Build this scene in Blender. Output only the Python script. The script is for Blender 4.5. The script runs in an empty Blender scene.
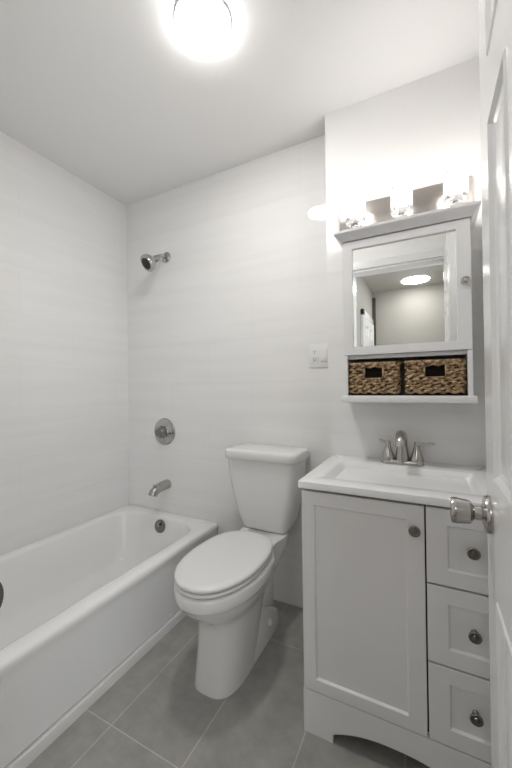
import bpy, bmesh, math, random
from math import sin, cos, pi, radians
from mathutils import Vector, Matrix
random.seed(7)
S = bpy.context.scene
COL = S.collection

# ------------------------------------------------------------------ camera
cam = bpy.data.objects.new('camera', bpy.data.cameras.new('camera'))
COL.objects.link(cam)
yaw, pit, rol = radians(27.1184), radians(0.4724), radians(-0.6891)
F = Vector((-sin(yaw)*cos(pit), cos(yaw)*cos(pit), sin(pit)))
R = Vector((cos(yaw), sin(yaw), 0)); U = R.cross(F)
R2 = cos(rol)*R + sin(rol)*U; U2 = -sin(rol)*R + cos(rol)*U
M = Matrix((R2, U2, -F)).transposed().to_4x4(); M.translation = (0, 0, 1.2)
cam.matrix_world = M
cam.data.sensor_fit = 'HORIZONTAL'; cam.data.sensor_width = 36
cam.data.lens = 337.25/512*36
cam.data.clip_start = 0.01
S.camera = cam
# ------------------------------------------------------------------ world and exposure
W = bpy.data.worlds.new('world'); S.world = W; W.use_nodes = True
W.node_tree.nodes['Background'].inputs[0].default_value = (.94, .97, 1, 1)
W.node_tree.nodes['Background'].inputs[1].default_value = 2.8
S.view_settings.view_transform = 'Standard'; S.view_settings.look = 'None'
S.view_settings.gamma = 1; S.view_settings.use_curve_mapping = False
S.view_settings.exposure = 0.22
DOME, BULB, HALL = 81.0, 54.0, 26.0        # lamp strengths used by the lamp builders

# ------------------------------------------------------------------ materials
def mat(name, col, rough=.5, metal=0, spec=.5, coat=0):
    m = bpy.data.materials.new(name); m.use_nodes = True
    b = m.node_tree.nodes['Principled BSDF']
    b.inputs['Base Color'].default_value = (*col, 1); b.inputs['Roughness'].default_value = rough
    b.inputs['Metallic'].default_value = metal; b.inputs['Specular IOR Level'].default_value = spec
    b.inputs['Coat Weight'].default_value = coat
    return m
def nd(m, t, **k):
    n = m.node_tree.nodes.new(t)
    for a, v in k.items(): setattr(n, a, v)
    return n
def lk(m, a, b): m.node_tree.links.new(a, b)
def bsdf(m): return m.node_tree.nodes['Principled BSDF']
def coords(m, scale, plane):
    """object coordinates with the two axes of a wall brought into x, y"""
    tc = nd(m, 'ShaderNodeTexCoord'); sep = nd(m, 'ShaderNodeSeparateXYZ'); cmb = nd(m, 'ShaderNodeCombineXYZ')
    lk(m, tc.outputs['Object'], sep.inputs[0])
    for i, ax in enumerate(plane): lk(m, sep.outputs[ax], cmb.inputs[i])
    mp = nd(m, 'ShaderNodeMapping'); mp.inputs['Scale'].default_value = scale
    lk(m, cmb.outputs[0], mp.inputs[0])
    return mp
def wall_tile(name, plane, off):
    m = mat(name, (.87, .866, .857), .035)
    mp = coords(m, (1, 1, 1), plane); mp.inputs['Location'].default_value = (off[0], off[1], 0)
    br = nd(m, 'ShaderNodeTexBrick'); br.offset = 0.5
    br.inputs['Scale'].default_value = 1; br.inputs['Brick Width'].default_value = .61
    br.inputs['Row Height'].default_value = .2555; br.inputs['Mortar Size'].default_value = .0016
    br.inputs['Color1'].default_value = (.87, .866, .857, 1); br.inputs['Color2'].default_value = (.86, .856, .847, 1)
    br.inputs['Mortar'].default_value = (.83, .82, .81, 1)
    lk(m, mp.outputs[0], br.inputs[0])
    mp2 = coords(m, (1.1, 17, 1), plane)
    nz = nd(m, 'ShaderNodeTexNoise'); nz.inputs['Scale'].default_value = 1; nz.inputs['Detail'].default_value = 2
    lk(m, mp2.outputs[0], nz.inputs[0])
    cr = nd(m, 'ShaderNodeValToRGB'); cr.color_ramp.elements[0].color = (.965, .965, .965, 1); cr.color_ramp.elements[0].position = .3
    cr.color_ramp.elements[1].position = .62; lk(m, nz.outputs[0], cr.inputs[0])
    mx = nd(m, 'ShaderNodeMixRGB', blend_type='MULTIPLY'); mx.inputs[0].default_value = 1
    lk(m, br.outputs['Color'], mx.inputs[1]); lk(m, cr.outputs[0], mx.inputs[2])
    lk(m, mx.outputs[0], bsdf(m).inputs['Base Color'])
    bp = nd(m, 'ShaderNodeBump'); bp.inputs['Strength'].default_value = .008; bp.inputs['Distance'].default_value = .004
    lk(m, nz.outputs[0], bp.inputs['Height']); lk(m, bp.outputs[0], bsdf(m).inputs['Normal'])
    return m
def floor_tile():
    m = mat('grey_floor_tile', (.14, .135, .13), .42)
    mp = coords(m, (1, 1, 1), 'YX')
    mp.inputs['Location'].default_value = (-.837 + .625*2, 1.025 + .3135*2, 0)
    br = nd(m, 'ShaderNodeTexBrick'); br.offset = 0
    br.inputs['Scale'].default_value = 1; br.inputs['Brick Width'].default_value = .625
    br.inputs['Row Height'].default_value = .3135; br.inputs['Mortar Size'].default_value = .0022
    br.inputs['Mortar Smooth'].default_value = .2
    br.inputs['Color1'].default_value = (.345, .338, .318, 1); br.inputs['Color2'].default_value = (.325, .318, .30, 1)
    br.inputs['Mortar'].default_value = (.50, .49, .47, 1)
    lk(m, mp.outputs[0], br.inputs[0])
    tc = nd(m, 'ShaderNodeTexCoord'); nz = nd(m, 'ShaderNodeTexNoise')
    nz.inputs['Scale'].default_value = 9; nz.inputs['Detail'].default_value = 8; nz.inputs['Roughness'].default_value = .65
    lk(m, tc.outputs['Object'], nz.inputs[0])
    cr = nd(m, 'ShaderNodeValToRGB'); cr.color_ramp.elements[0].color = (.82, .82, .82, 1); cr.color_ramp.elements[0].position = .3
    cr.color_ramp.elements[1].color = (1.18, 1.17, 1.14, 1); cr.color_ramp.elements[1].position = .72
    lk(m, nz.outputs[0], cr.inputs[0])
    mx = nd(m, 'ShaderNodeMixRGB', blend_type='MULTIPLY'); mx.inputs[0].default_value = 1
    lk(m, br.outputs['Color'], mx.inputs[1]); lk(m, cr.outputs[0], mx.inputs[2])
    lk(m, mx.outputs[0], bsdf(m).inputs['Base Color'])
    bp = nd(m, 'ShaderNodeBump'); bp.inputs['Strength'].default_value = .25; bp.inputs['Distance'].default_value = .002
    bp.invert = True
    lk(m, br.outputs['Fac'], bp.inputs['Height']); lk(m, bp.outputs[0], bsdf(m).inputs['Normal'])
    return m
def emit(name, col, s):
    m = bpy.data.materials.new(name); m.use_nodes = True; nt = m.node_tree
    nt.nodes.remove(nt.nodes['Principled BSDF'])
    e = nt.nodes.new('ShaderNodeEmission'); e.inputs[0].default_value = (*col, 1); e.inputs[1].default_value = s
    nt.links.new(e.outputs[0], nt.nodes['Material Output'].inputs[0]); return m
def brushed(name, col, rough):
    m = mat(name, col, rough, 1)
    tc = nd(m, 'ShaderNodeTexCoord'); mp = nd(m, 'ShaderNodeMapping'); mp.inputs['Scale'].default_value = (60, 60, 700)
    nz = nd(m, 'ShaderNodeTexNoise'); nz.inputs['Scale'].default_value = 1
    lk(m, tc.outputs['Object'], mp.inputs[0]); lk(m, mp.outputs[0], nz.inputs[0])
    mr = nd(m, 'ShaderNodeMapRange'); mr.inputs['To Min'].default_value = rough*.75; mr.inputs['To Max'].default_value = rough*1.3
    lk(m, nz.outputs[0], mr.inputs[0]); lk(m, mr.outputs[0], bsdf(m).inputs['Roughness']); return m
def paint(name, col, rough, bump=.02):
    m = mat(name, col, rough)
    tc = nd(m, 'ShaderNodeTexCoord'); nz = nd(m, 'ShaderNodeTexNoise'); nz.inputs['Scale'].default_value = 140
    lk(m, tc.outputs['Object'], nz.inputs[0])
    bp = nd(m, 'ShaderNodeBump'); bp.inputs['Strength'].default_value = bump; bp.inputs['Distance'].default_value = .002
    lk(m, nz.outputs[0], bp.inputs['Height']); lk(m, bp.outputs[0], bsdf(m).inputs['Normal']); return m
def wicker():
    m = mat('woven_brown_fibre', (.3, .19, .1), .6)
    tc = nd(m, 'ShaderNodeTexCoord'); nz = nd(m, 'ShaderNodeTexNoise'); nz.inputs['Scale'].default_value = 70
    nz.inputs['Detail'].default_value = 3
    lk(m, tc.outputs['Object'], nz.inputs[0])
    cr = nd(m, 'ShaderNodeValToRGB'); e = cr.color_ramp.elements
    e[0].color = (.10, .05, .02, 1); e[0].position = .36; e[1].color = (.62, .44, .25, 1); e[1].position = .66
    lk(m, nz.outputs[0], cr.inputs[0]); lk(m, cr.outputs[0], bsdf(m).inputs['Base Color']); return m
def shade_glass():
    m = bpy.data.materials.new('seeded_glass'); m.use_nodes = True; nt = m.node_tree
    nt.nodes.remove(nt.nodes['Principled BSDF'])
    tr = nd(m, 'ShaderNodeBsdfTransparent'); tl = nd(m, 'ShaderNodeBsdfTranslucent'); gl = nd(m, 'ShaderNodeBsdfGlossy')
    gl.inputs['Roughness'].default_value = .05
    a = nd(m, 'ShaderNodeMixShader'); a.inputs[0].default_value = .3
    lk(m, tr.outputs[0], a.inputs[1]); lk(m, tl.outputs[0], a.inputs[2])
    fr = nd(m, 'ShaderNodeFresnel'); b = nd(m, 'ShaderNodeMixShader')
    lk(m, fr.outputs[0], b.inputs[0]); lk(m, a.outputs[0], b.inputs[1]); lk(m, gl.outputs[0], b.inputs[2])
    nt.links.new(b.outputs[0], nt.nodes['Material Output'].inputs[0]); return m

T_BACK = wall_tile('white_wall_tile_back', 'XZ', (0, .05)); T_SIDE = wall_tile('white_wall_tile_side', 'YZ', (.2, .185))
FLOOR = floor_tile()
WALLP = paint('white_wall_paint', (.88, .872, .86), .55); CEIL = paint('white_ceiling_paint', (.93, .926, .918), .7)
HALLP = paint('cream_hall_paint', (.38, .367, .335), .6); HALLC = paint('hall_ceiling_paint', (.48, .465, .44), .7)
GLOSS = paint('gloss_white_door_paint', (.80, .80, .80), .22)
CAB = paint('white_cabinet_lacquer', (.82, .82, .825), .3); VAN = paint('white_vanity_lacquer', (.80, .80, .805), .35)
PORC = mat('white_porcelain', (.80, .795, .78), .08, coat=.3); SEATM = mat('white_seat_plastic', (.78, .775, .77), .2)
ENAM = mat('white_tub_enamel', (.88, .878, .87), .12, coat=.2); MARB = mat('white_cultured_marble', (.84, .84, .84), .12)
CHROME = mat('chrome', (.50, .50, .495), .08, 1); NICKEL = brushed('brushed_nickel', (.46, .445, .425), .19)
DCHROME = mat('chrome_dark_reflection', (.24, .24, .24), .12, 1); DKNOB = brushed('dark_nickel', (.22, .21, .20), .3); DARKR = mat('black_rubber_nozzles', (.02, .02, .02), .45)  # DCHROME: chrome with its dark reflections put into the base colour
STEEL = mat('dark_steel', (.10, .10, .095), .4, .7)
MIRR = mat('mirror_silver', (.92, .93, .92), .01, 1); INNER = mat('grey_cabinet_back', (.30, .31, .34), .6)
WICK = wicker(); DARKIN = mat('basket_inside_shade', (.010, .008, .007), .95, 0, .05)  # DARKIN: shade inside the baskets put into a near-black colour
PLAST = mat('white_switch_plastic', (.84, .84, .83), .25); SLOT = mat('dark_socket_slot', (.05, .05, .05), .6)
GAP_SHADE = mat('painted_gap_shade', (.04, .04, .04), .8)  # shade of narrow gaps put into a dark colour
GLASS = shade_glass()
E_DOME = emit('lit_white_diffuser', (1, .985, .965), DOME); E_BULB = emit('lit_bulb', (1, .965, .93), BULB)
E_HALL = emit('lit_hall_diffuser', (1, .99, .96), HALL)

# ------------------------------------------------------------------ mesh helpers
ORG = {}
def obj(name, bm, m, parent=None, smooth=True, ang=35):
    bmesh.ops.recalc_face_normals(bm, faces=bm.faces[:])
    o = Vector((0, 0, 0))
    if parent is not None:
        o = ORG[parent]
        bmesh.ops.translate(bm, vec=-o, verts=bm.verts[:])
    me = bpy.data.meshes.new(name); bm.to_mesh(me); bm.free()
    ms = m if isinstance(m, (list, tuple)) else [m]
    for x in ms: me.materials.append(x)
    if smooth:
        for p in me.polygons: p.use_smooth = True
        me.set_sharp_from_angle(angle=radians(ang))
    ob = bpy.data.objects.new(name, me); COL.objects.link(ob)
    if parent is not None: ob.parent = parent
    ORG[ob] = o
    return ob
def empty(name, loc, label, cat, group=None, kind=None):
    o = bpy.data.objects.new(name, None); COL.objects.link(o); o.location = loc; o.empty_display_size = .05
    ORG[o] = Vector(loc); tag(o, label, cat, group, kind); return o
def tag(o, label, cat=None, group=None, kind=None):
    o['label'] = label
    if cat: o['category'] = cat
    if group: o['group'] = group
    if kind: o['kind'] = kind
    return o
def BM(): return bmesh.new()
def merge(dst, src):
    me = bpy.data.meshes.new('t'); src.to_mesh(me); src.free(); dst.from_mesh(me); bpy.data.meshes.remove(me)
def box(bm, x0, x1, y0, y1, z0, z1, bev=0, seg=2):
    b = BM(); bmesh.ops.create_cube(b, size=1)
    for v in b.verts:
        v.co = (x0+(v.co.x+.5)*(x1-x0), y0+(v.co.y+.5)*(y1-y0), z0+(v.co.z+.5)*(z1-z0))
    if bev: bmesh.ops.bevel(b, geom=b.edges[:], offset=bev, segments=seg, profile=.5, affect='EDGES')
    merge(bm, b); return bm
def bx(*a, **k): return box(BM(), *a, **k)
def loft(bm, rings, cap0=True, cap1=True, closed=True):
    vs = [[bm.verts.new(p) for p in r] for r in rings]; n = len(vs[0])
    for a, b in zip(vs, vs[1:]):
        for i in range(n if closed else n-1):
            j = (i+1) % n
            bm.faces.new((a[i], a[j], b[j], b[i]))
    if cap0: bm.faces.new(vs[0][::-1])
    if cap1: bm.faces.new(vs[-1])
    return bm
def frame(d):
    d = Vector(d).normalized(); a = Vector((0, 0, 1)) if abs(d.z) < .9 else Vector((0, 1, 0))
    u = a.cross(d).normalized(); return u, d.cross(u), d
def lathe(bm, prof, org, axis, n=32):
    """prof: (radius, distance along axis)"""
    u, v, d = frame(axis); o = Vector(org)
    rings = [[o + d*h + u*(r*cos(2*pi*i/n)) + v*(r*sin(2*pi*i/n)) for i in range(n)] for r, h in prof]
    return loft(bm, rings)
def tube(bm, path, rad, n=16, flat=1.0):
    P = [Vector(p) for p in path]; rings = []; u = None
    for i, p in enumerate(P):
        d = (P[min(i+1, len(P)-1)] - P[max(i-1, 0)]).normalized()
        if u is None: u = frame(d)[0]
        u = (u - d*u.dot(d)).normalized(); v = d.cross(u)
        r = rad[i] if isinstance(rad, (list, tuple)) else rad
        rings.append([p + u*(r*cos(2*pi*k/n)) + v*(r*flat*sin(2*pi*k/n)) for k in range(n)])
    return loft(bm, rings)
def rrect(x0, x1, y0, y1, r, z, n=6):
    out = []
    for cx, cy, a0 in ((x1-r, y1-r, 0), (x0+r, y1-r, 90), (x0+r, y0+r, 180), (x1-r, y0+r, 270)):
        for k in range(n+1):
            a = radians(a0 + 90*k/n); out.append((cx+r*cos(a), cy+r*sin(a), z))
    return out
def sgp(c, e): return math.copysign(abs(c)**e, c)
def egg(cx, yf, yc, yb, hw, z, pf=2.1, pb=2.6, n=56, dz=None):
    out = []
    for i in range(n):
        a = 2*pi*i/n; s, c = sin(a), cos(a)
        p = pf if s < 0 else pb
        L = (yc-yf) if s < 0 else (yb-yc)
        out.append((cx + hw*sgp(c, 2/p), yc + L*sgp(s, 2/p), z))
    return out
def prism_xz(bm, pts, y0, y1):
    """polygon in x, z extruded from y0 to y1"""
    return loft(bm, [[(x, y0, z) for x, z in pts], [(x, y1, z) for x, z in pts]])

# ------------------------------------------------------------------ room shell
YW = .105                                         # hall side of the front wall
XL, YB, ZC, YF = -1.926, 1.74, 2.52, .22         # left wall, back wall, ceiling, inside of the front wall
XR, YV = .225, 1.6135                             # right wall, wall behind the vanity
def struct(name, bm, m, label, smooth=False):
    return tag(obj(name, bm, m, None, smooth), label, None, None, 'structure')
struct('floor', bx(-2.03, .33, YW, 1.85, -.05, 0), FLOOR, 'grey rectangular floor tiles with pale grout')
struct('ceiling', bx(-2.03, .33, YW, 1.85, ZC, ZC+.08), CEIL, 'white painted bathroom ceiling')
struct('wall_left', bx(XL-.1, XL, .0, 1.85, 0, ZC), T_SIDE, 'white glossy tiled wall along the bathtub')
struct('wall_back', bx(XL, XR, YB, YB+.1, 0, ZC), T_BACK, 'white glossy tiled wall with the shower head')
b = bx(-.4325, XR, YV, YB, 0, 1.75); struct('wall_vanity', b, T_BACK, 'tiled lower half of the projecting wall behind the vanity')
b = bx(-.4325, XR, YV+.001, YB, 1.75, ZC); struct('wall_vanity_upper', b, WALLP, 'painted upper half of the projecting wall behind the vanity')
struct('wall_right', bx(XR, XR+.1, .22, 1.85, 0, ZC), WALLP, 'white painted wall behind the open door')
DX0, DX1, DZ = -.52, .146, 2.085                    # doorway
b = BM(); box(b, XL, DX0, YW, YF, 0, ZC); box(b, DX1, 1.6, YW, YF, 0, ZC); box(b, DX0, DX1, YW, YF, DZ, ZC)
struct('wall_front', b, WALLP, 'white painted wall around the doorway')
b = BM()
box(b, DX0-.001, DX0+.003, YW-.01, YF+.001, 0, DZ); box(b, DX0, DX1, YW-.01, YF+.001, DZ-.003, DZ+.001)
box(b, DX0-.07, DX0-.012, YF, YF+.014, 0, DZ+.07, .004); box(b, DX0-.07, DX1+.07, YF, YF+.014, DZ+.012, DZ+.07, .004)
struct('trim_1', b, GLOSS, 'white door casing round the doorway')
# hall seen in the mirror
HX0, HX1, HY = -.70, .55, -2.12
struct('floor_hall', bx(HX0-.1, HX1+.1, HY-.1, YW, -.05, 0), mat('hall_wood_floor', (.25, .17, .10), .4), 'hall floor beyond the doorway')
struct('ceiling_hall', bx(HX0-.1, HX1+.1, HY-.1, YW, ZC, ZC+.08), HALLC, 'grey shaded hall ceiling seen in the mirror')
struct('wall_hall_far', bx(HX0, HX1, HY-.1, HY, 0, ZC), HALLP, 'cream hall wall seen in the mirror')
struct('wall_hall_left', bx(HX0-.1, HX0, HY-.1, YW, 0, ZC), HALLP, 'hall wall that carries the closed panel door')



struct('wall_hall_right', bx(HX1, HX1+.1, HY-.1, -1.15, 0, ZC), HALLP, 'unseen hall wall on the right, ending at an opening added for fill light')  # unseen; its length is shaped so world light reaches the doorway
struct('hall_gap_strip', bx(HX0, HX0+.045, HY, HY+.02, 0, 2.44), mat('hall_gap_shade', (.07, .062, .055), .5), 'dark strip added for the shaded recess in the hall corner seen in the mirror')  # dark board added to paint the shade of a narrow recess
# panel door builder: a slab in the plane x = const, face towards -x or +x
def panel_door(x0, x1, y0, y1, z0, z1, name, m, parent, panels):
    """slab with raised-moulding panels on both faces; panels are (y0, y1, z0, z1)"""
    b = BM(); ys = sorted({y0, y1, *[p[0] for p in panels], *[p[1] for p in panels]})
    zs = sorted({z0, z1, *[p[2] for p in panels], *[p[3] for p in panels]})
    d = .007; cell = lambda ya, yb, za, zb: any(p[0] <= ya+1e-6 and yb <= p[1]+1e-6 and p[2] <= za+1e-6 and zb <= p[3]+1e-6 for p in panels)
    for xf, s in ((x0, 1), (x1, -1)):
        for ya, yb in zip(ys, ys[1:]):
            for za, zb in zip(zs, zs[1:]):
                if not cell(ya, yb, za, zb):
                    b.faces.new([b.verts.new(q) for q in ((xf, ya, za), (xf, yb, za), (xf, yb, zb), (xf, ya, zb))])
        for pa, pb, pc, pd in panels:
            steps = [(0, 0), (.004, -.003), (.012, .004), (.020, d), (.034, d), (.050, .002)]
            rings = [[(xf+s*dx, pa+i, pc+i), (xf+s*dx, pb-i, pc+i), (xf+s*dx, pb-i, pd-i), (xf+s*dx, pa+i, pd-i)] for i, dx in steps]
            loft(b, rings, False, True)
    for q in (((x0, y0, z0), (x1, y0, z0), (x1, y0, z1), (x0, y0, z1)), ((x0, y1, z0), (x1, y1, z0), (x1, y1, z1), (x0, y1, z1)),
              ((x0, y0, z0), (x1, y0, z0), (x1, y1, z0), (x0, y1, z0)), ((x0, y0, z1), (x1, y0, z1), (x1, y1, z1), (x0, y1, z1))):
        b.faces.new([b.verts.new(p) for p in q])
    bmesh.ops.remove_doubles(b, verts=b.verts[:], dist=1e-5)
    return obj(name, b, m, parent, True, 20)
def six(y0, y1, zt):
    s = .105; m = .1; w = (y1-y0-2*s-m)/2
    cols = ((y0+s, y0+s+w), (y1-s-w, y1-s))
    return [(a, b_, c, d) for a, b_ in cols for c, d in ((.22, .81), (1.025, 1.675), (1.795, 1.93))]
def round_knob(parent, rose, axis, name='door_knob'):
    k = BM(); lathe(k, [(.0, 0), (.036, 0), (.0365, .004), (.034, .010), (.020, .013), (.0135, .016), (.0135, .027), (.017, .0305),
                        (.0195, .032), (.0225, .035), (.0255, .058), (.0255, .064), (.0235, .0675), (.012, .069), (0, .069)], rose, axis, 40)
    return obj(name, k, NICKEL, parent, True, 30)
door = empty('door_1', (.117, .22, 0), 'open white six panel door at the right edge with brushed nickel knob', 'door', None, 'structure')
panel_door(.104, .139, .225, .842, .012, 2.07, 'door_panel', GLOSS, door, six(.225, .842, 2.03))
o = round_knob(door, (.104, .795, .945), (-1, 0, 0)); o['label'] = 'brushed nickel knob'
round_knob(door, (.139, .795, .945), (1, 0, 0))
b = bx(.1105, .1325, .8415, .8435, .915, .975, .0005); obj('latch_plate', b, NICKEL, door)
# hall door in the mirror
d2 = empty('door_2', (HX0, -1.55, 0), 'closed white panel door on the hall wall, seen in the mirror', 'door', None, 'structure')
panel_door(HX0+.002, HX0+.03, -1.93, -1.23, .01, 2.03, 'door_panel', GLOSS, d2, six(-1.93, -1.23, 2.03))
b = BM()
for ya, yb in ((-2.00, -1.93), (-1.23, -1.16)): box(b, HX0, HX0+.034, ya, yb, 0, 2.10, .003)
box(b, HX0, HX0+.034, -2.00, -1.16, 2.03, 2.10, .003); obj('door_frame', b, GLOSS, d2)
round_knob(d2, (HX0+.03, -1.30, .95), (1, 0, 0))

# strike plate on the door jamb
b = BM()
box(b, DX0+.003, DX0+.006, .17, .226, .890, .962, .001)
pts = []
for k in range(25):
    a = -pi/2 + pi*k/24; pts.append((.224 + .026*cos(a)**.8 if cos(a) > 1e-6 else .224, .926 + .029*sin(a)))
loft(b, [[(DX0+.003, y, z) for y, z in pts], [(DX0+.0065, y, z) for y, z in pts]])
tag(obj('strike_plate', b, STEEL), 'dark steel strike plate on the door jamb at the photo\'s left edge', 'strike plate')

# ------------------------------------------------------------------ bathtub
TX1, TZ = -1.16, .368; TY0, TY1 = .222, 1.739; TX0 = XL+.001
tub = empty('bathtub', ((TX0+TX1)/2, 1.0, 0), 'white enamel alcove bathtub along the left wall', 'bathtub')
def trect(x0, x1, y0, y1, r0, z):
    return rrect(x0, x1, y0, y1, r0, z, 10)
b = BM()
rings = [trect(TX0, TX1-.010, TY0, TY1, .004, .046), trect(TX0, TX1-.006, TY0, TY1, .004, .30), trect(TX0, TX1-.004, TY0, TY1, .006, .325),
         trect(TX0, TX1-.001, TY0, TY1, .010, .338), trect(TX0, TX1, TY0, TY1, .012, .352), trect(TX0+.001, TX1-.003, TY0+.001, TY1-.001, .016, .3625), trect(TX0+.003, TX1-.010, TY0+.003, TY1-.003, .018, TZ)]
ix0, ix1, iy0, iy1 = TX0+.050, TX1-.088, .36, 1.665
rings += [trect(ix0-.016, ix1+.016, iy0-.014, iy1+.014, .165, TZ-.0015), trect(ix0-.005, ix1+.005, iy0-.004, iy1+.004, .155, TZ-.006),
          trect(ix0, ix1, iy0, iy1, .15, TZ-.018), trect(ix0+.012, ix1-.010, iy0+.04, iy1-.012, .145, TZ-.07),
          trect(ix0+.04, ix1-.03, iy0+.16, iy1-.035, .14, .16), trect(ix0+.06, ix1-.05, iy0+.22, iy1-.06, .13, .10),
          trect(ix0+.10, ix1-.09, iy0+.29, iy1-.11, .11, .07), trect(ix0+.16, ix1-.15, iy0+.36, iy1-.18, .08, .06)]
loft(b, rings); obj('tub_shell', b, ENAM, tub, True, 50)
b = bx(TX0, TX1-.032, TY0, TY1, 0, .0455); obj('tub_gap_shade', b, GAP_SHADE, tub, False)  # dark block under the apron, shade of the gap in its colour
b = BM(); ax = Vector((0, -1, .12)); oc = Vector((-1.553, 1.6515, .310))
lathe(b, [(0, -.006), (.041, -.006), (.042, .0), (.039, .006), (.030, .0075), (.024, .005), (.010, .006), (.008, .010), (0, .010)], oc, ax, 36)
o = obj('overflow_plate', b, DCHROME, tub); o['label'] = 'chrome overflow plate'
b = BM(); tube(b, [oc + Vector((0, -.006, .004)), oc + Vector((.002, -.016, .016)), oc + Vector((.002, -.018, .026))], [.006, .0055, .004], 10); obj('trip_lever', b, CHROME, tub)
b = BM(); lathe(b, [(0, 0), (.034, 0), (.034, .002), (.026, .004), (0, .003)], (-1.59, 1.40, .0595), (0, 0, 1), 30); obj('drain', b, CHROME, tub)
b = BM(); prism = [(-1.1915, 0), (-1.155, 0), (-1.1560, .036), (-1.158, .0395), (-1.1605, .041), (-1.1915, .041)]
prism_xz(b, prism, .222, 1.739); tag(obj('trim_2', b, mat('base_strip_white', (.72, .715, .70), .4), None, True, 30), 'white base strip along the foot of the bathtub', None, None, 'structure')

# ------------------------------------------------------------------ shower fittings on the back wall
sh = empty('showerhead', (-1.555, YB, 2.07), 'chrome shower head with dark face high on the tiled wall', 'shower head')
b = BM(); lathe(b, [(0, 0), (.036, 0), (.036, .003), (.028, .010), (.015, .014), (0, .014)], (-1.555, YB, 2.075), (0, -1, 0)); obj('flange', b, CHROME, sh)
arm = [(-1.555, YB, 2.075), (-1.556, 1.715, 2.075), (-1.558, 1.69, 2.072), (-1.560, 1.675, 2.062), (-1.562, 1.662, 2.046), (-1.563, 1.652, 2.038)]
b = BM(); tube(b, arm, .0115); obj('shower_arm', b, CHROME, sh)
hd = Vector((-.30, -.76, -.58)).normalized(); ho = Vector((-1.563, 1.654, 2.040))
b = BM(); lathe(b, [(0, -.014), (.019, -.014), (.023, -.004), (.023, .008), (.018, .012), (.021, .018), (.033, .030), (.047, .048), (.054, .062), (.056, .078), (.054, .085), (.039, .086), (0, .085)], ho, hd, 36); hb = obj('head_shell', b, CHROME, sh)
b = BM(); lathe(b, [(0, .084), (.038, .085), (.0365, .090), (.016, .0915), (0, .0915)], ho, hd, 36)
u, v, _ = frame(hd)
for rr, cnt in ((.012, 6), (.023, 12), (.033, 20)):
    for k in range(cnt):
        a = 2*pi*k/cnt; lathe(b, [(0, .089), (.0022, .089), (.0016, .0935), (0, .0935)], ho + u*rr*cos(a) + v*rr*sin(a), hd, 8)
o = obj('spray_face', b, DARKR, hb); o['label'] = 'black spray face'
va = empty('shower_valve', (-1.583, YB, .905), 'round chrome shower valve plate with lever handle above the tub spout', 'shower valve')
vo = (-1.583, YB, .907)
b = BM(); lathe(b, [(0, 0), (.088, 0), (.090, .004), (.086, .010), (.078, .0125), (.074, .0115), (.060, .017), (.046, .024), (.044, .026), (0, .026)], vo, (0, -1, 0), 48); obj('escutcheon', b, CHROME, va)
b = BM(); lathe(b, [(0, .018), (.040, .018), (.041, .024), (.037, .040), (.031, .056), (.026, .064), (.010, .068), (0, .068)], vo, (0, -1, 0), 36)
tube(b, [(-1.575, YB-.048, .907), (-1.545, YB-.056, .898), (-1.518, YB-.060, .888)], [.015, .012, .010], 14); o = obj('handle', b, DCHROME, va); o['label'] = 'chrome lever handle with dark reflections put into its colour'
sp = empty('tub_spout', (-1.5620, YB, 0.5590), 'brushed metal tub spout below the round valve', 'tub spout')
b = BM(); s0 = (-1.5620, YB, 0.5560)
tube(b, [(-1.5620, YB, 0.5580), (-1.5620, 1.728, 0.5580), (-1.5620, 1.70, 0.5580), (-1.5610, 1.66, 0.5550), (-1.5590, 1.63, 0.5500), (-1.5580, 1.607, 0.5400), (-1.5580, 1.595, 0.5240), (-1.5580, 1.593, 0.5200)],
     [.030, .031, .031, .030, .029, .028, .027, .025], 24); obj('spout_body', b, NICKEL, sp)
b = BM(); lathe(b, [(0, 0), (.0045, 0), (.0045, .012), (.0075, .014), (.0075, .020), (.004, .022), (0, .022)], (-1.5580, 1.612, 0.5640), (0, -.15, 1), 16); obj('diverter_knob', b, NICKEL, sp)

# ------------------------------------------------------------------ toilet
CX = -.766
to = empty('toilet', (CX, 1.35, 0), 'white two piece toilet with closed lid between bathtub and vanity', 'toilet')
b = BM()
L = [  # z, yf, yc, yb, hw, pf, pb
 (0.0, 1.074, 1.24, 1.47, .104, 2.9, 2.5), (.02, 1.075, 1.24, 1.42, .1015, 2.9, 2.5), (.14, 1.080, 1.24, 1.43, .100, 2.8, 2.5), (.24, 1.076, 1.24, 1.46, .101, 2.7, 2.5),
 (.286, 1.068, 1.24, 1.50, .105, 2.6, 2.6), (.304, 1.054, 1.24, 1.54, .112, 2.4, 2.7), (.326, 1.026, 1.23, 1.58, .126, 2.3, 2.8), (.354, .993, 1.22, 1.62, .143, 2.2, 3),
 (.384, .965, 1.21, 1.66, .156, 2.15, 3.2), (.404, .953, 1.21, 1.69, .1625, 2.1, 3.4), (.4085, .948, 1.21, 1.70, .167, 2.1, 3.4), (.414, .946, 1.21, 1.70, .1685, 2.1, 3.5), (.446, .942, 1.21, 1.705, .1695, 2.1, 3.5), (.453, .945, 1.21, 1.703, .167, 2.1, 3.5), (.4565, .952, 1.21, 1.70, .159, 2.1, 3.5)]
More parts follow.
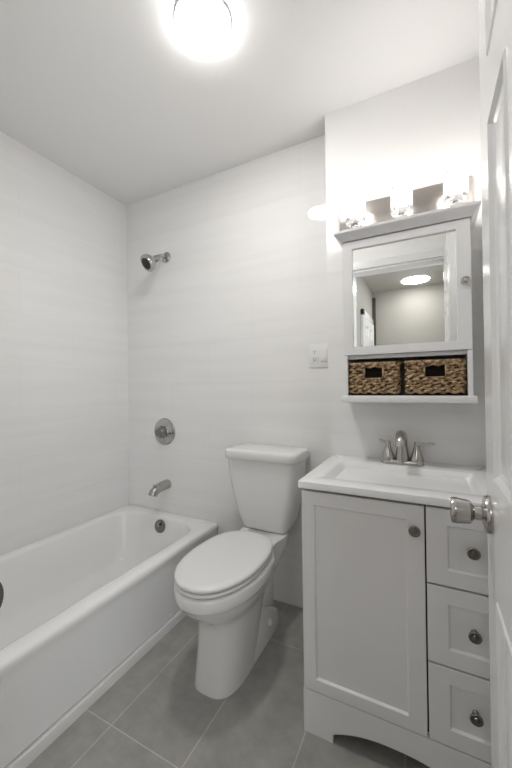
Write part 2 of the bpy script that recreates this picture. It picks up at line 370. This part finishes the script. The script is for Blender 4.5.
# behind the seat the rim narrows to the shelf that carries the tank
def bowl_ring(z, yf, yc, yb, hw, pf, pb):
    out = []
    for x, y, zz in egg(CX, yf, yc, yb, hw, z, pf, pb, 72):
        if y > 1.30 and hw > .11:
            t = min(1, (y-1.30)/.16); t = t*t*(3-2*t)
            w = .108 + .030*max(0, min(1, (y-1.46)/.1))
            x = CX + (x-CX)*(1 - t*(1-w/hw))
        out.append((x + .001 - .026*max(0, 1-z/.3), y + .008*max(0, 1-z/.3), zz))
    return out
loft(b, [bowl_ring(*r) for r in L]); obj('bowl', b, PORC, to, True, 60)
b = BM()   # foot flange behind the pedestal
for s in (-1, 1):
    prof = [(1.30, 0), (1.555, 0), (1.568, .02), (1.566, .06), (1.545, .10), (1.51, .125), (1.47, .145), (1.43, .168), (1.39, .20), (1.35, .24), (1.30, .24)]
    rg = []
    for dx, sc in ((.058, 1), (.072, 1), (.0765, .985), (.078, .96)):
        rg.append([(CX+s*dx, 1.40+(y-1.40)*sc, z*sc) for y, z in prof])
    loft(b, rg)
box(b, CX-.06, CX+.06, 1.30, 1.56, .001, .30, .02); obj('foot_flange', b, PORC, to, True, 50)
for s in (-1, 1):
    c = BM(); lathe(c, [(0, -.004), (.017, -.004), (.017, .004), (.014, .011), (.006, .014), (0, .014)], (CX+s*.0775, 1.455, .082), (s, 0, .2), 20); obj('bolt_cap', c, PORC, to)
b = BM()   # seat ring
sy = lambda z, g: egg(CX+.003, .944+g, 1.19, 1.44-g, .160-g, z, 2.1, 2.6, 72)
hole = lambda z, g: egg(CX, 1.01+g, 1.205, 1.36-g, .108-g, z, 2.1, 2.4, 72)
loft(b, [sy(.461, .012), sy(.4635, .003), sy(.469, 0), sy(.474, .002), sy(.476, .008), hole(.476, -.006), hole(.472, 0), hole(.461, 0), sy(.461, .012)], False, False)
obj('seat', b, SEATM, to, True, 50)
b = BM()
ly = lambda z, g: egg(CX+.003, .942+g, 1.19, 1.452-g, .1625-g, z, 2.1, 2.6, 72)
loft(b, [ly(.4815, .014), ly(.4835, .003), ly(.490, 0), ly(.496, .002), ly(.500, .009), ly(.502, .03), ly(.5035, .08), ly(.504, .13)])
obj('seat_lid', b, SEATM, to, True, 50)
b = BM()
box(b, CX-.075, CX+.075, 1.43, 1.455, .4555, .492, .008)
obj('hinge', b, SEATM, to)
def tank_ring(z, hw, y0, y1, r): return rrect(CX-.006-hw, CX-.006+hw, y0, y1, r, z, 8)
b = BM()
loft(b, [tank_ring(.4568, .117, 1.572, 1.70, .03), tank_ring(.460, .124, 1.562, 1.708, .036), tank_ring(.475, .133, 1.556, 1.714, .04), tank_ring(.52, .149, 1.548, 1.72, .045), tank_ring(.58, .165, 1.540, 1.722, .046),
         tank_ring(.66, .181, 1.532, 1.724, .046), tank_ring(.74, .192, 1.526, 1.725, .045), tank_ring(.824, .198, 1.522, 1.726, .045)])
obj('tank', b, PORC, to, True, 50)
b = BM()
loft(b, [tank_ring(.8243, .196, 1.518, 1.727, .045), tank_ring(.8255, .206, 1.508, 1.731, .05), tank_ring(.830, .209, 1.505, 1.732, .05), tank_ring(.861, .209, 1.505, 1.732, .05), tank_ring(.869, .206, 1.508, 1.731, .05), tank_ring(.873, .199, 1.515, 1.726, .046), tank_ring(.8755, .17, 1.54, 1.705, .03)])
obj('tank_lid', b, PORC, to, True, 50)

# ------------------------------------------------------------------ vanity
vx0, vx1, vy = -.405, .200, 1.127
ve = empty('vanity_cabinet', (-.103, 1.37, 0), 'white shaker vanity cabinet with one door and three drawers', 'vanity cabinet')
b = BM()
box(b, vx0, vx0+.016, vy+.019, 1.612, .0, .845); box(b, vx1-.016, vx1, vy+.019, 1.612, 0, .845); box(b, vx0+.016, vx1-.016, vy+.02, 1.612, .13, .147)
box(b, vx0+.016, vx1-.016, 1.598, 1.612, .147, .845); box(b, vx0+.016, vx1-.016, vy+.022, vy+.05, .80, .845)
box(b, -.0235, -.0065, vy+.0205, 1.59, .147, .845)
obj('carcass', b, VAN, ve, False)
b = BM(); box(b, vx0+.02, vx1-.02, vy+.02, vy+.0215, .15, .842); obj('shadow_liner', b, GAP_SHADE, ve, False)  # dark sheet behind the fronts paints shade into their joints
pts = [(vx0, 0), (vx0+.102, 0), (vx0+.102, .030)]
x0a, x1a = vx0+.102, vx1-.102
for k in range(1, 24):
    t = k/24; pts.append((x0a+(x1a-x0a)*t, .030 + .042*(1-abs(2*t-1)**2.4)))
pts += [(x1a, .030), (x1a, 0), (vx1, 0), (vx1, .1475), (vx0, .1475)]
b = BM(); prism_xz(b, pts, vy, vy+.018); obj('base_panel', b, VAN, ve, False)
def shaker(name, x0, x1, z0, z1, px0, px1, pz0, pz1):
    b = BM(); y0, y1 = vy, vy+.019; d = .008; c = .0012
    R_ = lambda xa, xb, za, zb, y: [(xa, y, za), (xb, y, za), (xb, y, zb), (xa, y, zb)]
    loft(b, [R_(x0, x1, z0, z1, y1), R_(x0, x1, z0, z1, y0+c), R_(x0+c, x1-c, z0+c, z1-c, y0), R_(px0-.001, px1+.001, pz0-.001, pz1+.001, y0), R_(px0, px1, pz0, pz1, y0+.001), R_(px0+.0035, px1-.0035, pz0+.0035, pz1-.0035, y0+d)])
    return obj(name, b, VAN, ve, True, 25)
def cab_knob(parent, x, z, y, m=DKNOB, s=1.0):
    k = BM(); lathe(k, [(0, 0), (.009*s, 0), (.009*s, .002), (.0055*s, .005), (.0055*s, .012), (.0135*s, .017), (.0165*s, .020), (.0165*s, .0235), (.0145*s, .0255), (.009*s, .0245), (.0075*s, .0275), (0, .0285)], (x, y, z), (0, -1, 0), 28)
    o = obj('knob', k, m, parent); o['label'] = 'dark metal knob' if m is DKNOB else 'nickel knob'; return o
vd = shaker('door', vx0+.002, -.018, .1505, .8355, -.359, -.068, .192, .789); cab_knob(vd, -.044, .765, vy)
dc = .100
for z0, z1, pz0, pz1, kz in ((.6135, .8365, .660, .788, .727), (.3815, .6075, .430, .560, .495), (.1505, .3755, .200, .330, .268)):
    dr = shaker('drawer', -.0135, vx1-.002, z0, z1, .042, .146, pz0, pz1); cab_knob(dr, .105, kz, vy+.008)
# sink top
st = empty('sink_top', (-.103, 1.37, .846), 'white one piece sink counter with rectangular basin on the vanity', 'sink')
cx0, cx1, cy0, cy1, cz0, cz1 = -.412, .206, 1.113, 1.612, .8462, .8705
b = BM()
rr = lambda a, b_, c_, d_, r, z: rrect(a, b_, c_, d_, r, z, 5)
loft(b, [rr(cx0+.002, cx1-.002, cy0+.002, cy1, .004, cz0), rr(cx0, cx1, cy0, cy1, .005, cz0+.002), rr(cx0, cx1, cy0, cy1, .006, cz1-.0025), rr(cx0+.0008, cx1-.0008, cy0+.0008, cy1-.0005, .006, cz1-.0007), rr(cx0+.003, cx1-.003, cy0+.003, cy1-.001, .006, cz1),
         rr(-.352, .146, 1.195, 1.487, .012, cz1), rr(-.347, .141, 1.20, 1.482, .010, cz1-.002), rr(-.343, .137, 1.204, 1.479, .008, cz1-.006), rr(-.285, .079, 1.232, 1.462, .012, .806), rr(-.270, .064, 1.245, 1.452, .014, .799), rr(-.16, -.046, 1.31, 1.40, .02, .793)])
obj('basin_counter', b, MARB, st, True, 30)
b = BM(); lathe(b, [(0, 0), (.022, 0), (.022, .002), (.017, .003), (.015, .001), (0, .001)], (-.103, 1.355, .7932), (0, 0, 1)); o = obj('drain', b, NICKEL, st); o['label'] = 'nickel drain'
# faucet
fz = cz1; fy = 1.535; fx = -.103
fa = empty('faucet', (fx, fy, fz), 'brushed nickel two handle faucet on the sink counter', 'faucet')
b = BM(); loft(b, [rrect(fx-.083, fx+.083, fy-.028, fy+.028, .0275, fz), rrect(fx-.084, fx+.084, fy-.029, fy+.029, .0285, fz+.004), rrect(fx-.082, fx+.082, fy-.027, fy+.027, .0265, fz+.017), rrect(fx-.078, fx+.078, fy-.024, fy+.024, .0235, fz+.021)]); obj('base', b, NICKEL, fa, True, 40)
b = BM(); lathe(b, [(0, .0), (.030, .0), (.0295, .010), (.026, .04), (.0215, .075), (.0205, .098), (.0205, .104), (0, .104)], (fx, fy, fz+.002), (0, 0, 1), 32)
tube(b, [(fx, fy, fz+.098), (fx, fy-.001, fz+.115), (fx, fy-.008, fz+.133), (fx, fy-.024, fz+.146), (fx, fy-.045, fz+.150), (fx, fy-.068, fz+.144), (fx, fy-.088, fz+.128), (fx, fy-.098, fz+.112), (fx, fy-.100, fz+.102)],
     [.0205, .021, .0215, .0215, .021, .0205, .0198, .019, .0185], 24); obj('spout', b, NICKEL, fa, True, 40)
for s, tip in ((-1, (fx-.055-.036, fy+.040, fz+.104)), (1, (fx+.055+.066, fy-.006, fz+.107))):
    hx = fx+s*.055
    h = BM(); lathe(h, [(0, .0), (.0275, .0), (.028, .004), (.025, .018), (.0175, .045), (.012, .066), (.0098, .080), (.0098, .088), (.007, .093), (0, .094)], (hx, fy, fz+.017), (0, 0, 1), 28)
    t = Vector(tip); a = Vector((hx, fy, fz+.101))
    tube(h, [a - (t-a)*.12, a, a.lerp(t, .4), a.lerp(t, .85), t], [.007, .0082, .0064, .0072, .0064], 14); obj('handle', h, NICKEL, fa, True, 40)

for c in fa.children:
    for v in c.data.vertices: v.co.z *= .85

# ------------------------------------------------------------------ mirror cabinet
mx0, mx1, my, mz0, mz1 = -.325, .148, 1.45, 1.130, 1.815
mc = empty('mirror_cabinet', (-.088, 1.53, mz0), 'white wall cabinet with mirrored door and open shelf above the sink', 'mirror cabinet')
yb_ = YV-.001
b = BM()
box(b, mx0+.004, mx0+.018, my+.02, yb_, 1.158, mz1); box(b, mx1-.018, mx1-.004, my+.02, yb_, 1.158, mz1)
box(b, mx0+.018, mx1-.018, my+.022, yb_, 1.312, 1.327); box(b, mx0+.018, mx1-.018, my+.022, yb_, mz1-.016, mz1)
box(b, mx0+.004, mx0+.02, my, my+.02, 1.158, 1.326); box(b, mx1-.02, mx1-.004, my, my+.02, 1.158, 1.326)
obj('carcass', b, CAB, mc, False)
b = bx(mx0+.018, mx1-.018, yb_-.008, yb_, 1.158, 1.80); o = obj('back_panel', b, INNER, mc, False); o['label'] = 'grey back panel'
b = bx(mx0-.008, mx1+.008, my-.012, yb_, mz0, 1.158, .004); obj('bottom_shelf', b, CAB, mc)
b = BM()   # crown moulding: profile swept round front and sides
prof = [(.0, 1.812), (.003, 1.812), (.006, 1.817), (.010, 1.824), (.018, 1.832), (.024, 1.838), (.027, 1.842), (.027, 1.852), (.0, 1.852)]
rings = []
for o_, z in prof: rings.append([(mx0-o_, yb_, z), (mx0-o_, my-o_, z), (mx1+o_, my-o_, z), (mx1+o_, yb_, z)])
loft(b, rings, True, True, True); obj('crown', b, CAB, mc, True, 30)
b = BM(); R_ = lambda a, b_, c_, d_, y: [(a, y, c_), (b_, y, c_), (b_, y, d_), (a, y, d_)]
dx0, dx1, dz0, dz1 = mx0+.004, mx1-.004, 1.328, 1.808
ox0, ox1, oz0, oz1 = -.281, .098, 1.362, 1.776
loft(b, [R_(dx0, dx1, dz0, dz1, my+.019), R_(dx0, dx1, dz0, dz1, my+.001), R_(dx0+.001, dx1-.001, dz0+.001, dz1-.001, my), R_(ox0, ox1, oz0, oz1, my), R_(ox0+.001, ox1-.001, oz0+.001, oz1-.001, my+.010)], True, False)
md = obj('door', b, CAB, mc, True, 25)
b = bx(ox0-.004, ox1+.004, my+.0095, my+.0125, oz0-.004, oz1+.004); o = obj('mirror', b, MIRR, md, False); o['label'] = 'mirror glass'
cab_knob(md, .124, 1.575, my, NICKEL, .95)
# baskets
def basket(x0, x1, label, cx_h):
    z0, z1 = 1.1585, 1.295; y0, y1 = 1.462, 1.598
    bk = empty('wicker_basket', ((x0+x1)/2, (y0+y1)/2, z0), label, 'basket', None)
    g = .006
    b = BM()   # dark shell painting the shade inside the basket, open at the top
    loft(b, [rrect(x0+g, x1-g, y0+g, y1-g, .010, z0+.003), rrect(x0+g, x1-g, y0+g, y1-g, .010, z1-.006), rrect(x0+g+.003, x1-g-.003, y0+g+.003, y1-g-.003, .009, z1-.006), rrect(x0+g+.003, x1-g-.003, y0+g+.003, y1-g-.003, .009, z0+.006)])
    obj('inside_shade', b, DARKIN, bk, False)
    w = BM(); rows = 10; hgt = (z1-z0-.018)/rows
    per = []   # rounded rectangle perimeter
    base = rrect(x0+.0045, x1-.0045, y0+.0045, y1-.0045, .012, 0, 4)
    pv = [Vector((p[0], p[1], 0)) for p in base]; pv.append(pv[0]); tot = 0; seg = []
    for a, c in zip(pv, pv[1:]): seg.append((tot, a, c)); tot += (c-a).length
    N = int(tot/.0032); cen = Vector(((x0+x1)/2, (y0+y1)/2, 0))
    def at(s):
        s %= tot
        for t, a, c in seg:
            l = (c-a).length
            if t <= s <= t+l+1e-9:
                d = (c-a).normalized(); return a.lerp(c, (s-t)/l if l else 0), Vector((d.y, -d.x, 0))
        return pv[0], Vector((0, -1, 0))
    nst = max(8, round(tot/.019)); hx0, hx1, hz0, hz1 = cx_h-.037, cx_h+.037, z0+.070, z0+.119
    for r in range(rows):
        zc = z0+.008+hgt*(r+.5); run = []; runs = []
        for k in range(N+1):
            s = tot*k/N; p, n = at(s)
            ph = sin(pi*nst*s/tot*1.0 + pi*r); q = p + n*(.0036*ph) + Vector((0, 0, zc + .0030*sin(2*pi*nst*s/tot*.5+r*1.7) + random.uniform(-.0006, .0006)))
            cut = p.y < y0+.01 and hx0 < p.x < hx1 and hz0 < zc < hz1
            if cut:
                if len(run) > 2: runs.append(run)
                run = []
            else: run.append(q)
        if len(run) > 2: runs.append(run)
        for rn in runs: tube(w, rn, .0064+random.uniform(-.0007, .0007), 6)
    obj('weave', w, WICK, bk, True, 60)
    rm = BM(); pr = []
    for p in rrect(x0+.0035, x1-.0035, y0+.0035, y1-.0035, .012, z1-.006, 4): pr.append(Vector(p))
    pr.append(pr[0]); tube(rm, pr, .0068, 8)
    for a in range(0, 60):   # lashing round the rim
        s = tot*a/60; p, n = at(s); c0 = Vector((p.x, p.y, z1-.006))
        t = Vector((-n.y, n.x, 0)); tube(rm, [c0 + n*.0066 + t*.004 + Vector((0, 0, -.005)), c0 + n*.0078, c0 + n*.004 + t*-.003 + Vector((0, 0, .0068))], .0028, 5)
    obj('rim', rm, WICK, bk, True, 60)
    h = BM(); zc0, zc1 = hz0-.001, hz1+.001
    loop = [Vector((hx0, y0+.004, zc0)), Vector((hx1, y0+.004, zc0)), Vector((hx1, y0+.004, zc1)), Vector((hx0, y0+.004, zc1))]
    for a, c in zip(loop, loop[1:]+loop[:1]): tube(h, [a, a.lerp(c, .5), c], .004, 8)
    obj('handle_edge', h, WICK, bk, True, 60)
basket(-.303, -.106, 'left wicker basket, the narrower one, on the open shelf under the mirror', -.203)
basket(-.081, .123, 'right wicker basket, the wider one, on the open shelf under the mirror', .022)

# ------------------------------------------------------------------ vanity light
vl = empty('vanity_light', (-.09, YV, 1.97), 'chrome bar vanity light with three glass cylinder shades above the mirror cabinet', 'wall lamp')
b = bx(-.363, .168, YV-.022, YV-.0005, 1.905, 2.036, .004); obj('back_plate', b, mat('polished_nickel', (.55, .515, .48), .2, 1), vl)
for sx in (-.274, -.089, .1035):
    sy_, z0 = 1.510, 1.905
    a = BM(); tube(a, [(sx, YV-.02, z0-.008), (sx, sy_+.03, z0-.010), (sx, sy_, z0-.008)], .008, 12)
    lathe(a, [(0, -.018), (.016, -.018), (.022, -.012), (.022, .012), (.017, .016), (.017, .026), (0, .026)], (sx, sy_, z0), (0, 0, 1), 28)
    so = obj('socket', a, CHROME, vl)
    s_ = BM(); lathe(s_, [(.018, .004), (.039, .004), (.0415, .007), (.0415, .108), (.0385, .108), (.0385, .009), (.018, .008)], (sx, sy_, z0), (0, 0, 1), 40)
    bmesh.ops.delete(s_, geom=[f for f in s_.faces if len(f.verts) > 4], context='FACES')
    obj('shade', s_, GLASS, vl)
    q = BM(); lathe(q, [(0, .026), (.009, .026), (.010, .032), (.0165, .048), (.020, .062), (.0185, .075), (.012, .085), (0, .088)], (sx, sy_, z0), (0, 0, 1), 24); obj('bulb', q, E_BULB, so)

# ------------------------------------------------------------------ ceiling lamps
def dome(cx, cy, r, label, m):
    e = empty('ceiling_light', (cx, cy, ZC), label, 'ceiling lamp')
    b = BM(); lathe(b, [(0, 0), (r*.86, 0), (r, .002), (r, .007), (r*.985, .009), (0, .014)], (cx, cy, ZC), (0, 0, -1), 48); obj('base_ring', b, WALLP, e)
    b = BM(); p = [(0, .0085), (r*.965, .0085), (r*.975, .0095)] + [(r*.975*cos(a), .0095+.018*sin(a)) for a in [pi/2*k/10 for k in range(1, 10)]] + [(0, .0275)]
    lathe(b, p, (cx, cy, ZC), (0, 0, -1), 48); obj('diffuser', b, m, e)
dome(-.703, .990, .100, 'round glowing ceiling light above the bathroom', E_DOME)
dome(-.13, -1.74, .165, 'round glowing hall ceiling light reflected in the mirror', E_HALL)

# ------------------------------------------------------------------ outlet with switch
oe = empty('wall_outlet', (-.515, YB, 1.362), 'white plate with outlet and rocker switch on the tiled wall left of the mirror cabinet', 'outlet')
b = bx(-.566, -.452, YB-.006, YB-.0003, 1.299, 1.424, .003); obj('plate', b, PLAST, oe)
b = bx(-.552, -.518, YB-.0085, YB-.004, 1.328, 1.396, .0015); rc = obj('receptacle', b, PLAST, oe)
for zc in (1.343, 1.381):
    for x0, x1, top in ((-.5425, -.5405, .007), (-.5305, -.5285, .006)):
        o = obj('slot', bx(x0, x1, YB-.0092, YB-.008, zc-.002, zc+top), SLOT, rc, False); o['label'] = 'dark outlet slot'
    b = BM(); lathe(b, [(0, 0), (.0026, 0), (.0026, .0012), (0, .0012)], (-.5355, YB-.008, zc-.008), (0, -1, 0), 12)
    o = obj('ground_hole', b, SLOT, rc, False); o['label'] = 'dark ground hole'
b = BM(); box(b, -.503, -.469, YB-.0105, YB-.004, 1.328, 1.396, .002); obj('rocker_switch', b, PLAST, oe)
